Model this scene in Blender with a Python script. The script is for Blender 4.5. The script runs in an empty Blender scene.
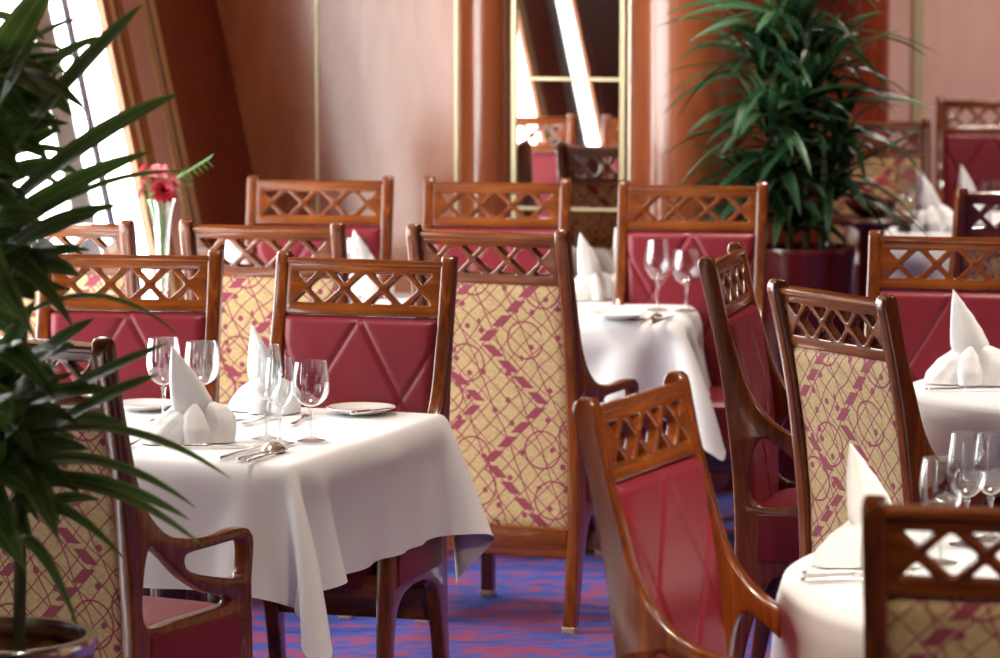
import bpy, bmesh, math, random
import numpy as np
from mathutils import Vector, Matrix
random.seed(7); np.random.seed(7)
PI = math.pi
C = bpy.context.scene.collection
SC = bpy.context.scene

# ------------------------------------------------------------------ camera model (1000 x 658)
FPX, CAMH = 4000.0, 2.03
PITCH = math.atan(437 / FPX)
FW = Vector((0, math.cos(PITCH), -math.sin(PITCH))); UP = Vector((0, math.sin(PITCH), math.cos(PITCH)))
def at(px, py, z):
    d = FW + Vector(((px - 500) / FPX, 0, 0)) + UP * ((329 - py) / FPX)
    t = (z - CAMH) / d.z
    return Vector((d.x * t, d.y * t, z))
def at_y(px, py, y):
    d = FW + Vector(((px - 500) / FPX, 0, 0)) + UP * ((329 - py) / FPX)
    t = y / d.y
    return Vector((d.x * t, y, CAMH + d.z * t))

# ------------------------------------------------------------------ object helpers
def tag(o, label=None, cat=None, group=None, kind=None):
    if label: o['label'] = label
    if cat: o['category'] = cat
    if group: o['group'] = group
    if kind: o['kind'] = kind
    return o
def empty(name, loc, az=0.0, label=None, cat=None, group=None):
    o = bpy.data.objects.new(name, None); C.objects.link(o)
    o.empty_display_size = .1
    o.location = loc; o.rotation_euler = (0, 0, -math.radians(az))
    return tag(o, label, cat, group)
def link(name, me, mat, parent=None, loc=None, rot=None):
    o = bpy.data.objects.new(name, me); C.objects.link(o)
    if mat is not None:
        me.materials.clear(); me.materials.append(mat)
    if parent: o.parent = parent
    if loc is not None: o.location = loc
    if rot is not None: o.rotation_euler = rot
    return o
def copy_tree(o, parent=None):
    c = o.copy(); C.objects.link(c); c.parent = parent
    for ch in o.children: copy_tree(ch, c)
    return c
def smooth(me, ang=35):
    me.shade_smooth()
    try: me.set_sharp_from_angle(angle=math.radians(ang))
    except Exception: pass
    return me
def mesh(verts, faces, name='m', ang=35):
    me = bpy.data.meshes.new(name); me.from_pydata([tuple(v) for v in verts], [], faces); me.update()
    bm = bmesh.new(); bm.from_mesh(me); bmesh.ops.recalc_face_normals(bm, faces=bm.faces); bm.to_mesh(me); bm.free()
    return smooth(me, ang)
def from_bm(bm, ang=35):
    bmesh.ops.recalc_face_normals(bm, faces=bm.faces)
    me = bpy.data.meshes.new('m'); bm.to_mesh(me); bm.free()
    return smooth(me, ang)
def box_bm(bm, c, s, rz=0, bev=0.0):
    r = bmesh.ops.create_cube(bm, size=1)
    vs = r['verts']
    M = Matrix.Translation(c) @ Matrix.Rotation(rz, 4, 'Z') @ Matrix.Diagonal((s[0], s[1], s[2], 1))
    bmesh.ops.transform(bm, matrix=M, verts=vs)
    if bev:
        es = list({e for v in vs for e in v.link_edges})
        bmesh.ops.bevel(bm, geom=es, offset=bev, segments=3, profile=.6, affect='EDGES')
def box(c, s, rz=0, bev=0.0):
    bm = bmesh.new(); box_bm(bm, c, s, rz, bev); return from_bm(bm)
def cr(pts, n=6, closed=False):
    """Catmull-Rom through points"""
    out = []; N = len(pts)
    rng = N if closed else N - 1
    for i in range(rng):
        if closed: p0, p1, p2, p3 = pts[i-1], pts[i], pts[(i+1) % N], pts[(i+2) % N]
        else: p0, p1, p2, p3 = pts[max(i-1, 0)], pts[i], pts[i+1], pts[min(i+2, N-1)]
        for k in range(n):
            t = k / n
            out.append(tuple(.5 * (2*b + (c-a)*t + (2*a-5*b+4*c-d)*t*t + (3*b-a-3*c+d)*t**3) for a, b, c, d in zip(p0, p1, p2, p3)))
    if not closed: out.append(tuple(pts[-1]))
    return out
def rounded(poly, r, n=4):
    out = []; N = len(poly)
    for i in range(N):
        p = Vector(poly[i]); a = (Vector(poly[i-1]) - p); b = (Vector(poly[(i+1) % N]) - p)
        d = min(r, a.length * .4, b.length * .4); a = p + a.normalized() * d; b = p + b.normalized() * d
        for k in range(n + 1):
            t = k / n; q = a * (1-t)**2 + p * 2*t*(1-t) + b * t*t
            out.append((q.x, q.y))
    return out
def plate(loops, thick, bev, M=None):
    """filled 2D outline with holes, extruded to thick, bevelled rims -> mesh. loop coords (a,b) -> local x,y ; thickness on z"""
    cu = bpy.data.curves.new('c', 'CURVE'); cu.dimensions = '2D'; cu.fill_mode = 'BOTH'
    for lp in loops:
        s = cu.splines.new('POLY'); s.points.add(len(lp) - 1)
        for p, q in zip(s.points, lp): p.co = (q[0], q[1], 0, 1)
        s.use_cyclic_u = True
    cu.extrude = thick / 2 - bev; cu.bevel_depth = bev; cu.bevel_resolution = 2; cu.offset = -bev
    o = bpy.data.objects.new('c', cu); C.objects.link(o)
    dg = bpy.context.evaluated_depsgraph_get(); dg.update()
    me = bpy.data.meshes.new_from_object(o.evaluated_get(dg))
    bpy.data.objects.remove(o); bpy.data.curves.remove(cu)
    bm = bmesh.new(); bm.from_mesh(me)
    bmesh.ops.remove_doubles(bm, verts=bm.verts, dist=1e-5)
    bm.to_mesh(me); bm.free()
    if M is not None: me.transform(M)
    me.materials.clear()
    return smooth(me, 40)
def lathe(prof, n=32, M=None, ang=40):
    vs, fs, rows = [], [], []
    for r, z in prof:
        if r < 1e-6: rows.append([len(vs)]); vs.append((0, 0, z))
        else:
            rows.append(list(range(len(vs), len(vs) + n)))
            vs += [(r * math.cos(2*PI*k/n), r * math.sin(2*PI*k/n), z) for k in range(n)]
    for a, b in zip(rows, rows[1:]):
        for k in range(n):
            k2 = (k + 1) % n
            if len(a) == 1 and len(b) == 1: continue
            if len(a) == 1: fs.append((a[0], b[k2], b[k]))
            elif len(b) == 1: fs.append((a[k], a[k2], b[0]))
            else: fs.append((a[k], a[k2], b[k2], b[k]))
    me = mesh(vs, fs, ang=ang)
    if M is not None: me.transform(M)
    return me
def tube(path, rad, n=8, M=None):
    P = [Vector(p) for p in path]; vs = []; fs = []
    for i, p in enumerate(P):
        t = (P[min(i+1, len(P)-1)] - P[max(i-1, 0)]).normalized()
        a = t.cross(Vector((0, 0, 1)))
        if a.length < .05: a = t.cross(Vector((1, 0, 0)))
        a.normalize(); b = t.cross(a)
        r = rad(i / (len(P)-1)) if callable(rad) else rad
        vs += [p + (a * math.cos(2*PI*k/n) + b * math.sin(2*PI*k/n)) * r for k in range(n)]
    for i in range(len(P) - 1):
        for k in range(n):
            fs.append((i*n+k, i*n+(k+1) % n, (i+1)*n+(k+1) % n, (i+1)*n+k))
    fs.append(tuple(range(n))[::-1]); fs.append(tuple(range((len(P)-1)*n, len(P)*n)))
    me = mesh(vs, fs)
    if M is not None: me.transform(M)
    return me
def grid(nu, nv, fn, closed_u=False):
    vs = [fn(i / (nu if closed_u else nu - 1), j / (nv - 1)) for j in range(nv) for i in range(nu)]
    fs = []
    for j in range(nv - 1):
        for i in range(nu if closed_u else nu - 1):
            i2 = (i + 1) % nu
            fs.append((j*nu+i, j*nu+i2, (j+1)*nu+i2, (j+1)*nu+i))
    return vs, fs

# ------------------------------------------------------------------ materials
class NT:
    def __init__(s, name):
        s.m = bpy.data.materials.new(name); s.m.use_nodes = True
        s.t = s.m.node_tree; s.t.nodes.clear()
        s.out = s.t.nodes.new('ShaderNodeOutputMaterial')
    def n(s, typ, **kw):
        nd = s.t.nodes.new(typ)
        for k, v in kw.items():
            if k.startswith('i_'): s.set(nd.inputs[k[2:].replace('_', ' ')], v)
            else: setattr(nd, k, v)
        return nd
    def set(s, inp, v):
        if isinstance(v, bpy.types.NodeSocket): s.t.links.new(v, inp)
        else: inp.default_value = v
    def m_(s, op, a, b=0.0, c=None):
        nd = s.t.nodes.new('ShaderNodeMath'); nd.operation = op
        s.set(nd.inputs[0], a); s.set(nd.inputs[1], b)
        if c is not None: s.set(nd.inputs[2], c)
        return nd.outputs[0]
    def ramp(s, fac, stops, interp='LINEAR'):
        nd = s.t.nodes.new('ShaderNodeValToRGB'); cr_ = nd.color_ramp; cr_.interpolation = interp
        while len(cr_.elements) < len(stops): cr_.elements.new(.5)
        for e, (p, c) in zip(cr_.elements, stops): e.position = p; e.color = (*c, 1)
        s.set(nd.inputs[0], fac); return nd.outputs[0]
    def coord(s, scale=(1, 1, 1), rot=(0, 0, 0), kind='Object'):
        tc = s.t.nodes.new('ShaderNodeTexCoord'); mp = s.t.nodes.new('ShaderNodeMapping')
        s.t.links.new(tc.outputs[kind], mp.inputs[0])
        mp.inputs['Scale'].default_value = scale; mp.inputs['Rotation'].default_value = rot
        return mp.outputs[0]
    def mix(s, f, a, b):
        nd = s.t.nodes.new('ShaderNodeMix'); nd.data_type = 'RGBA'
        s.set(nd.inputs[0], f)
        for i, v in ((6, a), (7, b)):
            s.set(nd.inputs[i], v if isinstance(v, bpy.types.NodeSocket) else (*v, 1))
        return nd.outputs[2]
    def noise(s, vec, scale, detail=3, rough=.5, dist=0):
        nd = s.n('ShaderNodeTexNoise'); s.set(nd.inputs['Vector'], vec)
        nd.inputs['Scale'].default_value = scale; nd.inputs['Detail'].default_value = detail
        nd.inputs['Roughness'].default_value = rough; nd.inputs['Distortion'].default_value = dist
        return nd.outputs[0]
    def bsdf(s, col, rough=.5, metal=0, coat=0, coatr=.05, sheen=0, bump=None, bd=.001, bs=.3, spec=.5, trans=0, sub=0):
        b = s.n('ShaderNodeBsdfPrincipled')
        s.set(b.inputs['Base Color'], col if isinstance(col, bpy.types.NodeSocket) else (*col, 1))
        s.set(b.inputs['Roughness'], rough); b.inputs['Metallic'].default_value = metal
        b.inputs['Coat Weight'].default_value = coat; b.inputs['Coat Roughness'].default_value = coatr
        b.inputs['Sheen Weight'].default_value = sheen; b.inputs['Specular IOR Level'].default_value = spec
        if bump is not None:
            bp = s.n('ShaderNodeBump'); bp.inputs['Strength'].default_value = bs; bp.inputs['Distance'].default_value = bd
            s.set(bp.inputs['Height'], bump); s.t.links.new(bp.outputs[0], b.inputs['Normal'])
        s.t.links.new(b.outputs[0], s.out.inputs[0]); s.b = b
        return s.m
def simple(name, col, rough=.5, **kw):
    n = NT(name); v = n.noise(n.coord((1, 1, 1)), 14, 2)
    c = n.mix(v, tuple(x * .9 for x in col), tuple(min(1, x * 1.08) for x in col))
    return n.bsdf(c, rough, **kw)

def wood(name, dark, mid, light, rough=.25, coat=.5, grain=(30, 30, 2.2), cr_=.1):
    n = NT(name); co = n.coord(grain)
    a = n.noise(co, 1.3, 5, .6, .8); b = n.noise(n.coord((1.5, 1.5, .5)), 3, 3)
    f = n.m_('ADD', n.m_('MULTIPLY', a, .75), n.m_('MULTIPLY', b, .35))
    return n.bsdf(n.ramp(f, [(.30, dark), (.55, mid), (.8, light)]), rough, coat=coat, coatr=cr_)
W = {}
W['chair'] = wood('mahogany', (.045, .0075, .002), (.14, .029, .0045), (.31, .083, .011), .22, .6)
W['chair_x'] = wood('mahogany_rail', (.05, .009, .002), (.155, .034, .005), (.32, .09, .012), .22, .6, (2.2, 30, 30))
W['wall'] = wood('cherry_burl', (.34, .09, .035), (.52, .185, .09), (.62, .27, .15), .24, 1.0, (5, 5, 1.6), .14)
W['dark'] = wood('dark_cherry', (.13, .016, .006), (.21, .03, .010), (.28, .05, .016), .3, .35, (5, 5, 1.6), .15)
W['column'] = wood('column_cherry', (.20, .05, .018), (.33, .085, .03), (.42, .12, .045), .22, 1.0, (5, 5, 1.6), .12)
W['frame'] = wood('window_frame_wood', (.16, .045, .012), (.30, .09, .02), (.38, .13, .03), .3, .4)
W['pink'] = wood('pink_panel', (.62, .36, .29), (.70, .42, .35), (.76, .48, .40), .35, .4, (5, 5, 1.6), .2)
def leather(name, c):
    n = NT(name); co = n.coord()
    v = n.noise(co, 6, 2); g = n.n('ShaderNodeTexVoronoi'); n.set(g.inputs['Vector'], co); g.inputs['Scale'].default_value = 260
    return n.bsdf(n.mix(v, tuple(x * .85 for x in c), tuple(x * 1.12 for x in c)), .40, bump=g.outputs[0], bd=.0006, bs=.25, spec=.36)
M_LEATHER = leather('maroon_leather', (.175, .011, .021))
M_WELT = leather('maroon_welt', (.20, .015, .022))
def fabric():
    n = NT('gold_burgundy_brocade'); co = n.coord()
    warp = n.n('ShaderNodeTexNoise'); n.set(warp.inputs['Vector'], co); warp.inputs['Scale'].default_value = 7
    sp0 = n.n('ShaderNodeSeparateXYZ'); n.set(sp0.inputs[0], co)
    spw = n.n('ShaderNodeSeparateColor'); n.set(spw.inputs[0], warp.outputs[1])
    x, z = sp0.outputs[0], sp0.outputs[2]
    xw = n.m_('ADD', x, n.m_('MULTIPLY', n.m_('SUBTRACT', spw.outputs[0], .5), .035))
    zw = n.m_('ADD', z, n.m_('MULTIPLY', n.m_('SUBTRACT', spw.outputs[1], .5), .035))
    def tri(v, P):
        fr = n.m_('FRACT', n.m_('DIVIDE', v, P)); return n.m_('MULTIPLY', n.m_('ABSOLUTE', n.m_('SUBTRACT', fr, .5)), P)   # 0..P/2
    def lt(a, b): return n.m_('LESS_THAN', a, b)
    def zig(zo, xo, P, w, dash, duty):
        xc = n.m_('ADD', tri(n.m_('ADD', z, zo), P), xo)
        d = n.m_('ABSOLUTE', n.m_('SUBTRACT', x, xc))
        da = lt(n.m_('FRACT', n.m_('DIVIDE', n.m_('ADD', z, zo), dash)), duty)
        return n.m_('MULTIPLY', lt(d, w), da)
    def line(v, P, w):
        fr = n.m_('ABSOLUTE', n.m_('SUBTRACT', n.m_('FRACT', n.m_('DIVIDE', v, P)), .5)); return lt(fr, w / P)
    u = n.m_('ADD', xw, zw); v = n.m_('SUBTRACT', xw, zw)
    masks = [zig(.05, -.035, .34, .0165, .0425, .76), zig(.05, -.225, .34, .0150, .0425, .70),
             line(u, .064, .0023), line(v, .057, .0023), line(n.m_('ADD', n.m_('MULTIPLY', u, .8), n.m_('MULTIPLY', v, .35)), .105, .0024)]
    def vor(scale, off):
        cb = n.n('ShaderNodeCombineXYZ'); n.set(cb.inputs[0], n.m_('ADD', x, off)); n.set(cb.inputs[1], z)
        vn = n.n('ShaderNodeTexVoronoi'); vn.voronoi_dimensions = '2D'; n.set(vn.inputs['Vector'], cb.outputs[0]); vn.inputs['Scale'].default_value = scale
        sc = n.n('ShaderNodeSeparateColor'); n.set(sc.inputs[0], vn.outputs['Color'])
        return vn.outputs['Distance'], sc.outputs[0]
    d1, k1 = vor(6.5, .3); d2, k2 = vor(25, .8)
    masks.append(n.m_('MULTIPLY', lt(n.m_('ABSOLUTE', n.m_('SUBTRACT', d1, .34)), .016), lt(.35, k1)))
    masks.append(n.m_('MULTIPLY', lt(d2, .20), lt(.62, k2)))
    f = masks[0]
    for m in masks[1:]: f = n.m_('MAXIMUM', f, m)
    wv = n.noise(n.coord((260, 260, 500)), 1, 2)
    wv = n.m_('ADD', n.m_('MULTIPLY', wv, .55), n.m_('MULTIPLY', n.noise(n.coord((70, 70, 110)), 1, 3), .45))
    gold = n.mix(n.m_('MULTIPLY', n.m_('SUBTRACT', wv, .3), 2.4), (.37, .25, .095), (.70, .52, .26)); bur = n.mix(wv, (.22, .022, .05), (.34, .045, .085))
    return n.bsdf(n.mix(f, gold, bur), .75, sheen=.15, bump=wv, bd=.0008, bs=.3)
M_FABRIC = fabric()
def cloth_mat():
    n = NT('white_table_linen'); co = n.coord((400, 400, 400))
    v = n.noise(co, 1, 2)
    return n.bsdf(n.mix(v, (.74, .74, .76), (.82, .82, .84)), .7, sheen=.1, bump=v, bd=.0004, bs=.15)
M_LINEN = cloth_mat()
M_NAPKIN = simple('white_napkin', (.86, .86, .87), .75)
M_CHINA = simple('white_china', (.82, .81, .80), .15, coat=.5)
M_SILVER = simple('silver_cutlery', (.80, .77, .74), .12, metal=1)
M_BRASS = simple('polished_brass', (.76, .66, .40), .35, metal=.55)
M_GOLDRIM = simple('gold_band', (.55, .33, .10), .3, metal=1)
M_MIRROR = NT('mirror_glass').bsdf((.93, .93, .92), .01, metal=1)
M_STEEL = simple('steel_rim', (.75, .75, .76), .18, metal=1)
M_POT = simple('maroon_lacquer_pot', (.14, .012, .02), .25, coat=.6)
M_SOIL = NT('clay_pebbles')
_v = M_SOIL.noise(M_SOIL.coord((1, 1, 1)), 60, 3)
M_SOIL = M_SOIL.bsdf(M_SOIL.ramp(_v, [(.3, (.10, .03, .012)), (.6, (.36, .13, .05))]), .9, bump=_v, bd=.01, bs=.8)
def leafmat(name, a, b, stripe):
    n = NT(name); v = n.noise(n.coord((1, 1, 1)), 9, 3)
    g = n.n('ShaderNodeUVMap'); sp = n.n('ShaderNodeSeparateXYZ'); n.set(sp.inputs[0], g.outputs[0])
    e = n.m_('ABSOLUTE', n.m_('SUBTRACT', sp.outputs[0], .5))
    c = n.mix(v, a, b)
    c = n.mix(n.m_('MULTIPLY', n.m_('GREATER_THAN', e, .33), .55), c, stripe)
    c = n.mix(n.m_('MULTIPLY', n.m_('LESS_THAN', e, .05), .5), c, stripe)
    m = n.bsdf(c, .42, spec=.35)
    tl = n.n('ShaderNodeBsdfTranslucent'); n.set(tl.inputs[0], n.mix(.5, c, (.16, .30, .04)))
    mx = n.n('ShaderNodeMixShader'); mx.inputs[0].default_value = .22
    n.t.links.new(n.b.outputs[0], mx.inputs[1]); n.t.links.new(tl.outputs[0], mx.inputs[2]); n.t.links.new(mx.outputs[0], n.out.inputs[0])
    return m
M_LEAF = leafmat('dracaena_leaf', (.032, .090, .026), (.085, .18, .05), (.27, .34, .14))
M_LEAF2 = leafmat('dracaena_leaf_blue', (.018, .062, .026), (.034, .105, .044), (.09, .19, .09))
M_STEM = simple('plant_stem', (.10, .11, .05), .7)
M_FERN = simple('fern_green', (.10, .26, .06), .6)
M_RED = simple('dark_red_petal', (.38, .01, .03), .5)
M_PINK = simple('pink_petal', (.75, .20, .24), .5)
M_PINK2 = simple('mauve_petal', (.55, .14, .22), .5)
M_ORANGE = simple('orange_petal', (.62, .13, .05), .5)
M_TABLE = wood('table_wood', (.04, .01, .004), (.08, .02, .007), (.12, .03, .01), .4, .3)
M_BLUEMET = simple('blue_grey_painted_metal', (.62, .78, .90), .45)
M_NAVY = simple('navy_gasket', (.015, .025, .08), .4)
M_CEIL = simple('wood_ceiling', (.26, .15, .09), .7)
M_SILL = simple('cream_sill', (.66, .60, .50), .4)
M_FOOT = simple('brass_foot', (.78, .62, .38), .35, metal=.8)
def glass(name, tint=(.985, .99, .99), boost=1.0, base=.0):
    n = NT(name); fr = n.n('ShaderNodeFresnel'); ge = n.n('ShaderNodeNewGeometry')
    n.set(fr.inputs['IOR'], n.m_('SUBTRACT', 1.5, n.m_('MULTIPLY', ge.outputs['Backfacing'], 1.5 - 1 / 1.5)))
    tr = n.n('ShaderNodeBsdfTransparent'); tr.inputs[0].default_value = (*tint, 1)
    gl = n.n('ShaderNodeBsdfGlossy'); gl.inputs['Roughness'].default_value = .02; gl.inputs[0].default_value = (1, 1, 1, 1)
    mx = n.n('ShaderNodeMixShader'); f = n.m_('MINIMUM', n.m_('ADD', n.m_('MULTIPLY', fr.outputs[0], boost), base), 1.0)
    n.set(mx.inputs[0], f); n.t.links.new(tr.outputs[0], mx.inputs[1]); n.t.links.new(gl.outputs[0], mx.inputs[2])
    n.t.links.new(mx.outputs[0], n.out.inputs[0]); return n.m
M_GLASS = glass('crystal', (.955, .965, .97), 1.5, .015)
M_GLASS_STEM = glass('crystal_stem', (.93, .945, .95), 2.2, .07)
M_PANE = glass('window_glass', (.97, .985, .98), 1.0)
def carpet():
    n = NT('blue_magenta_carpet')
    co = n.coord((1.5, 4.2, 1), (0, 0, .25)); a = n.noise(co, 1.7, 4, .62, .6)
    b = n.noise(n.coord((10, 24, 1), (0, 0, .12)), 1.5, 3)
    f = n.m_('ADD', n.m_('MULTIPLY', a, .62), n.m_('MULTIPLY', b, .42))
    c = n.ramp(f, [(.32, (.008, .014, .10)), (.45, (.025, .05, .30)), (.51, (.04, .06, .30)), (.55, (.22, .04, .13)), (.72, (.20, .025, .06))])
    fz = n.noise(n.coord((300, 300, 300)), 1, 1)
    return n.bsdf(c, .95, bump=fz, bd=.003, bs=.5)
M_CARPET = carpet()

# ------------------------------------------------------------------ room shell
TH = math.radians(15); TB = math.radians(14)
DB = Vector((math.cos(TB), -math.sin(TB), 0)); NB = Vector((-math.sin(TB), -math.cos(TB), 0))   # back wall: along it, out of it
DU = Vector((math.cos(TH), -math.sin(TH), 0))      # out of the window wall, into the room
DV = Vector((-math.sin(TH), -math.cos(TH), 0))     # along the window wall, towards the camera
KORN = Vector((-.885, 13.97, 0))                   # the corner at z = ZREF
ZREF, LEAN, ZC = 1.13, .215, 3.0
def wallpt(t, z, off=0): return KORN + DB * t + NB * off + Vector((0, 0, z))         # on the back wall, off = in front
def winpt(s, z, off=0): return KORN + DV * s + DU * (off - (z - ZREF) * LEAN) + Vector((0, 0, z))  # on the leaning window wall
def struct(name, me, mat):
    o = link(name, me, mat); o['kind'] = 'structure'; return o
def slab(fn, a0, a1, z0, z1, o0, o1, bev=0):
    """box in wall coordinates: a along, z up, o out of the wall"""
    vs = [fn(a, z, o) for z in (z0, z1) for a, o in ((a0, o0), (a1, o0), (a1, o1), (a0, o1))]
    bm = bmesh.new(); V = [bm.verts.new(v) for v in vs]
    for f in ((0, 1, 2, 3), (4, 5, 6, 7), (0, 1, 5, 4), (1, 2, 6, 5), (2, 3, 7, 6), (3, 0, 4, 7)): bm.faces.new([V[i] for i in f])
    if bev: bmesh.ops.bevel(bm, geom=bm.edges[:], offset=bev, segments=2, affect='EDGES')
    return from_bm(bm)
def wallcyl(t, r, z0, z1, off=0, n=40, basept=None):
    c = basept if basept is not None else wallpt(t, 0, off)
    return lathe([(0, z0), (r, z0), (r, z1), (0, z1)], n, Matrix.Translation((c.x, c.y, 0)))
def prism_room(name, z0, z1, zref, mat):
    a = winpt(-.3, zref, -.12); b = winpt(17.4, zref, -.12)
    pts = [(a.x, a.y), (a.x, 20.4), (7.7, 20.4), (7.7, -3.0), (b.x, -3.0)]
    n = len(pts); vs = [(x, y, z0) for x, y in pts] + [(x, y, z1) for x, y in pts]
    struct(name, mesh(vs, [tuple(range(n)), tuple(range(n, 2*n))] + [(i, (i+1) % n, n + (i+1) % n, n + i) for i in range(n)]), mat)
prism_room('floor', -.1, 0, 0, M_CARPET); prism_room('ceiling', ZC, ZC + .1, ZC, M_CEIL)
# back wall in front of which the far chairs stand
def wb():
    pts = [(.15, 0), (1.74, 0), (1.74, ZC), (-.46, ZC)]
    vs = [wallpt(t, z, o) for o in (0, -.14) for t, z in pts]
    return mesh(vs, [(0, 1, 2, 3), (4, 5, 6, 7)] + [(i, (i+1) % 4, 4 + (i+1) % 4, 4 + i) for i in range(4)])
struct('wall_back', wb(), W['wall'])
trim_n = [0]
def trim(me, mat):
    trim_n[0] += 1; return struct('trim_%d' % trim_n[0], me, mat)
for t in (.257, .757): trim(slab(wallpt, t - .005, t + .005, 0, ZC, 0, .006), M_BRASS)
struct('wall_column_left', wallcyl(.862, .098, 0, ZC, -.02), W['column'])
struct('wall_column_right', wallcyl(1.55, .195, 0, ZC, -.03), W['column'])
# mirror between the two columns
mr = tag(empty('wall_mirror', wallpt(1.15, .45), 0), 'tall brass-edged mirror between two round wooden wall columns', 'mirror')
mr.rotation_euler = (0, 0, -TB)
def wl(me):    # world mesh -> local to mr
    me.transform(mr.matrix_basis.inverted()); return me
mr.location = wallpt(1.15, .45); bpy.context.view_layer.update()
link('mirror_pane', wl(slab(wallpt, .965, 1.345, .45, ZC, .003, .012)), M_MIRROR, mr)
for t0, t1 in ((.958, .974), (1.338, 1.356)): link('edge_strip', wl(slab(wallpt, t0, t1, .45, ZC, .002, .026)), M_BRASS, mr)
for z in (.95, 1.395): link('cross_strip', wl(slab(wallpt, .974, 1.338, z - .006, z + .006, .012, .02)), M_BRASS, mr)
# return and far walls, right side, behind the camera
struct('wall_return', box((.86, 17.0, ZC / 2), (.14, 6.9, ZC)), W['dark'])
struct('wall_far', box((4.4, 20.2, ZC / 2), (7.2, .2, ZC)), W['pink'])  # paler panel colour stands in for window glare on this wall
struct('wall_right', box((7.6, 8.5, ZC / 2), (.2, 24, ZC)), W['wall'])
struct('wall_rear', box((1.2, -2.9, ZC / 2), (12.9, .2, ZC)), W['dark'])
cp = at_y(812, 100, 17.2)
struct('wall_column_far', wallcyl(0, .33, 0, ZC, basept=cp), W['dark'])
cp = at_y(918, 60, 20.08)
trim(box((cp.x, 20.09, ZC / 2), (.05, .03, ZC)), M_BRASS)
# leaning window wall, one bay after another
Z_SILL, Z_HEAD, LAST = .50, 2.80, 5.95
struct('wall_left', slab(lambda a, z, o: KORN + DV * a + DU * o + Vector((0, 0, z)), -.25, 17.3, 0, Z_SILL, -.10, .03), W['dark'])
trim(slab(winpt, 0, 17.3, Z_SILL - .02, Z_SILL + .03, -.14, .10), M_SILL)
trim(slab(winpt, -.2, 17.3, Z_HEAD, ZC, -.14, .02), W['dark'])
trim(slab(winpt, LAST, 17.3, Z_SILL, ZC, -.03, .02), W['dark'])  # solid wall past the last window, shaped to keep daylight off the near chair
for a, c, o, m in ((-.25, .64, .02, W['dark']), (.64, .70, .035, M_BRASS), (.70, .715, .038, M_NAVY), (.715, .775, .035, M_BRASS), (.775, .95, .01, W['pink']),
                   (.95, 1.01, .04, W['frame']), (1.01, 1.07, .02, M_BRASS), (1.07, 1.13, .04, W['frame']),
                   (4.62, 4.67, .03, W['frame']), (4.67, 4.76, .035, M_BRASS), (4.76, 5.28, .02, W['dark'])):
    trim(slab(winpt, a, c, Z_SILL, ZC, -.0125, o * .3, 0), m)
SPANS = ((1.13, 4.62, Z_SILL, Z_HEAD), (5.28, LAST, .78, 1.85))
trim(slab(winpt, 5.28, LAST, Z_SILL, .78, -.0125, .006), W['dark']); trim(slab(winpt, 5.28, LAST, 1.85, Z_HEAD, -.0125, .006), W['dark'])  # panels added above and below the second window to cut its daylight
for k, (a0, a1, zl, zh) in enumerate(SPANS):
    w = struct('window_%d' % (k + 1), slab(winpt, a0, a1, zl, zh, -.0125, -.0085), M_PANE)
    def bar(nm, a, c, mat, o0=-.022, o1=-.0135):
        o = link(nm, slab(winpt, a, c, zl, zh, o0, o1), mat, w); o['kind'] = 'structure'
    if k == 0:
        bar('window_gasket', 1.36, 1.405, M_NAVY); bar('window_post', 1.53, 1.70, M_BLUEMET)
        for q in (2.24, 3.45): bar('window_mullion', q - .04, q + .04, W['frame'], -.0125, .006)
        for q in (2.85, 4.1): bar('window_post', q - .05, q + .05, M_BLUEMET)
    else:
        bar('window_post', 5.30, 5.60, M_BLUEMET); bar('window_mullion', 5.88, 5.95, W['frame'], -.0125, .006)

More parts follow.
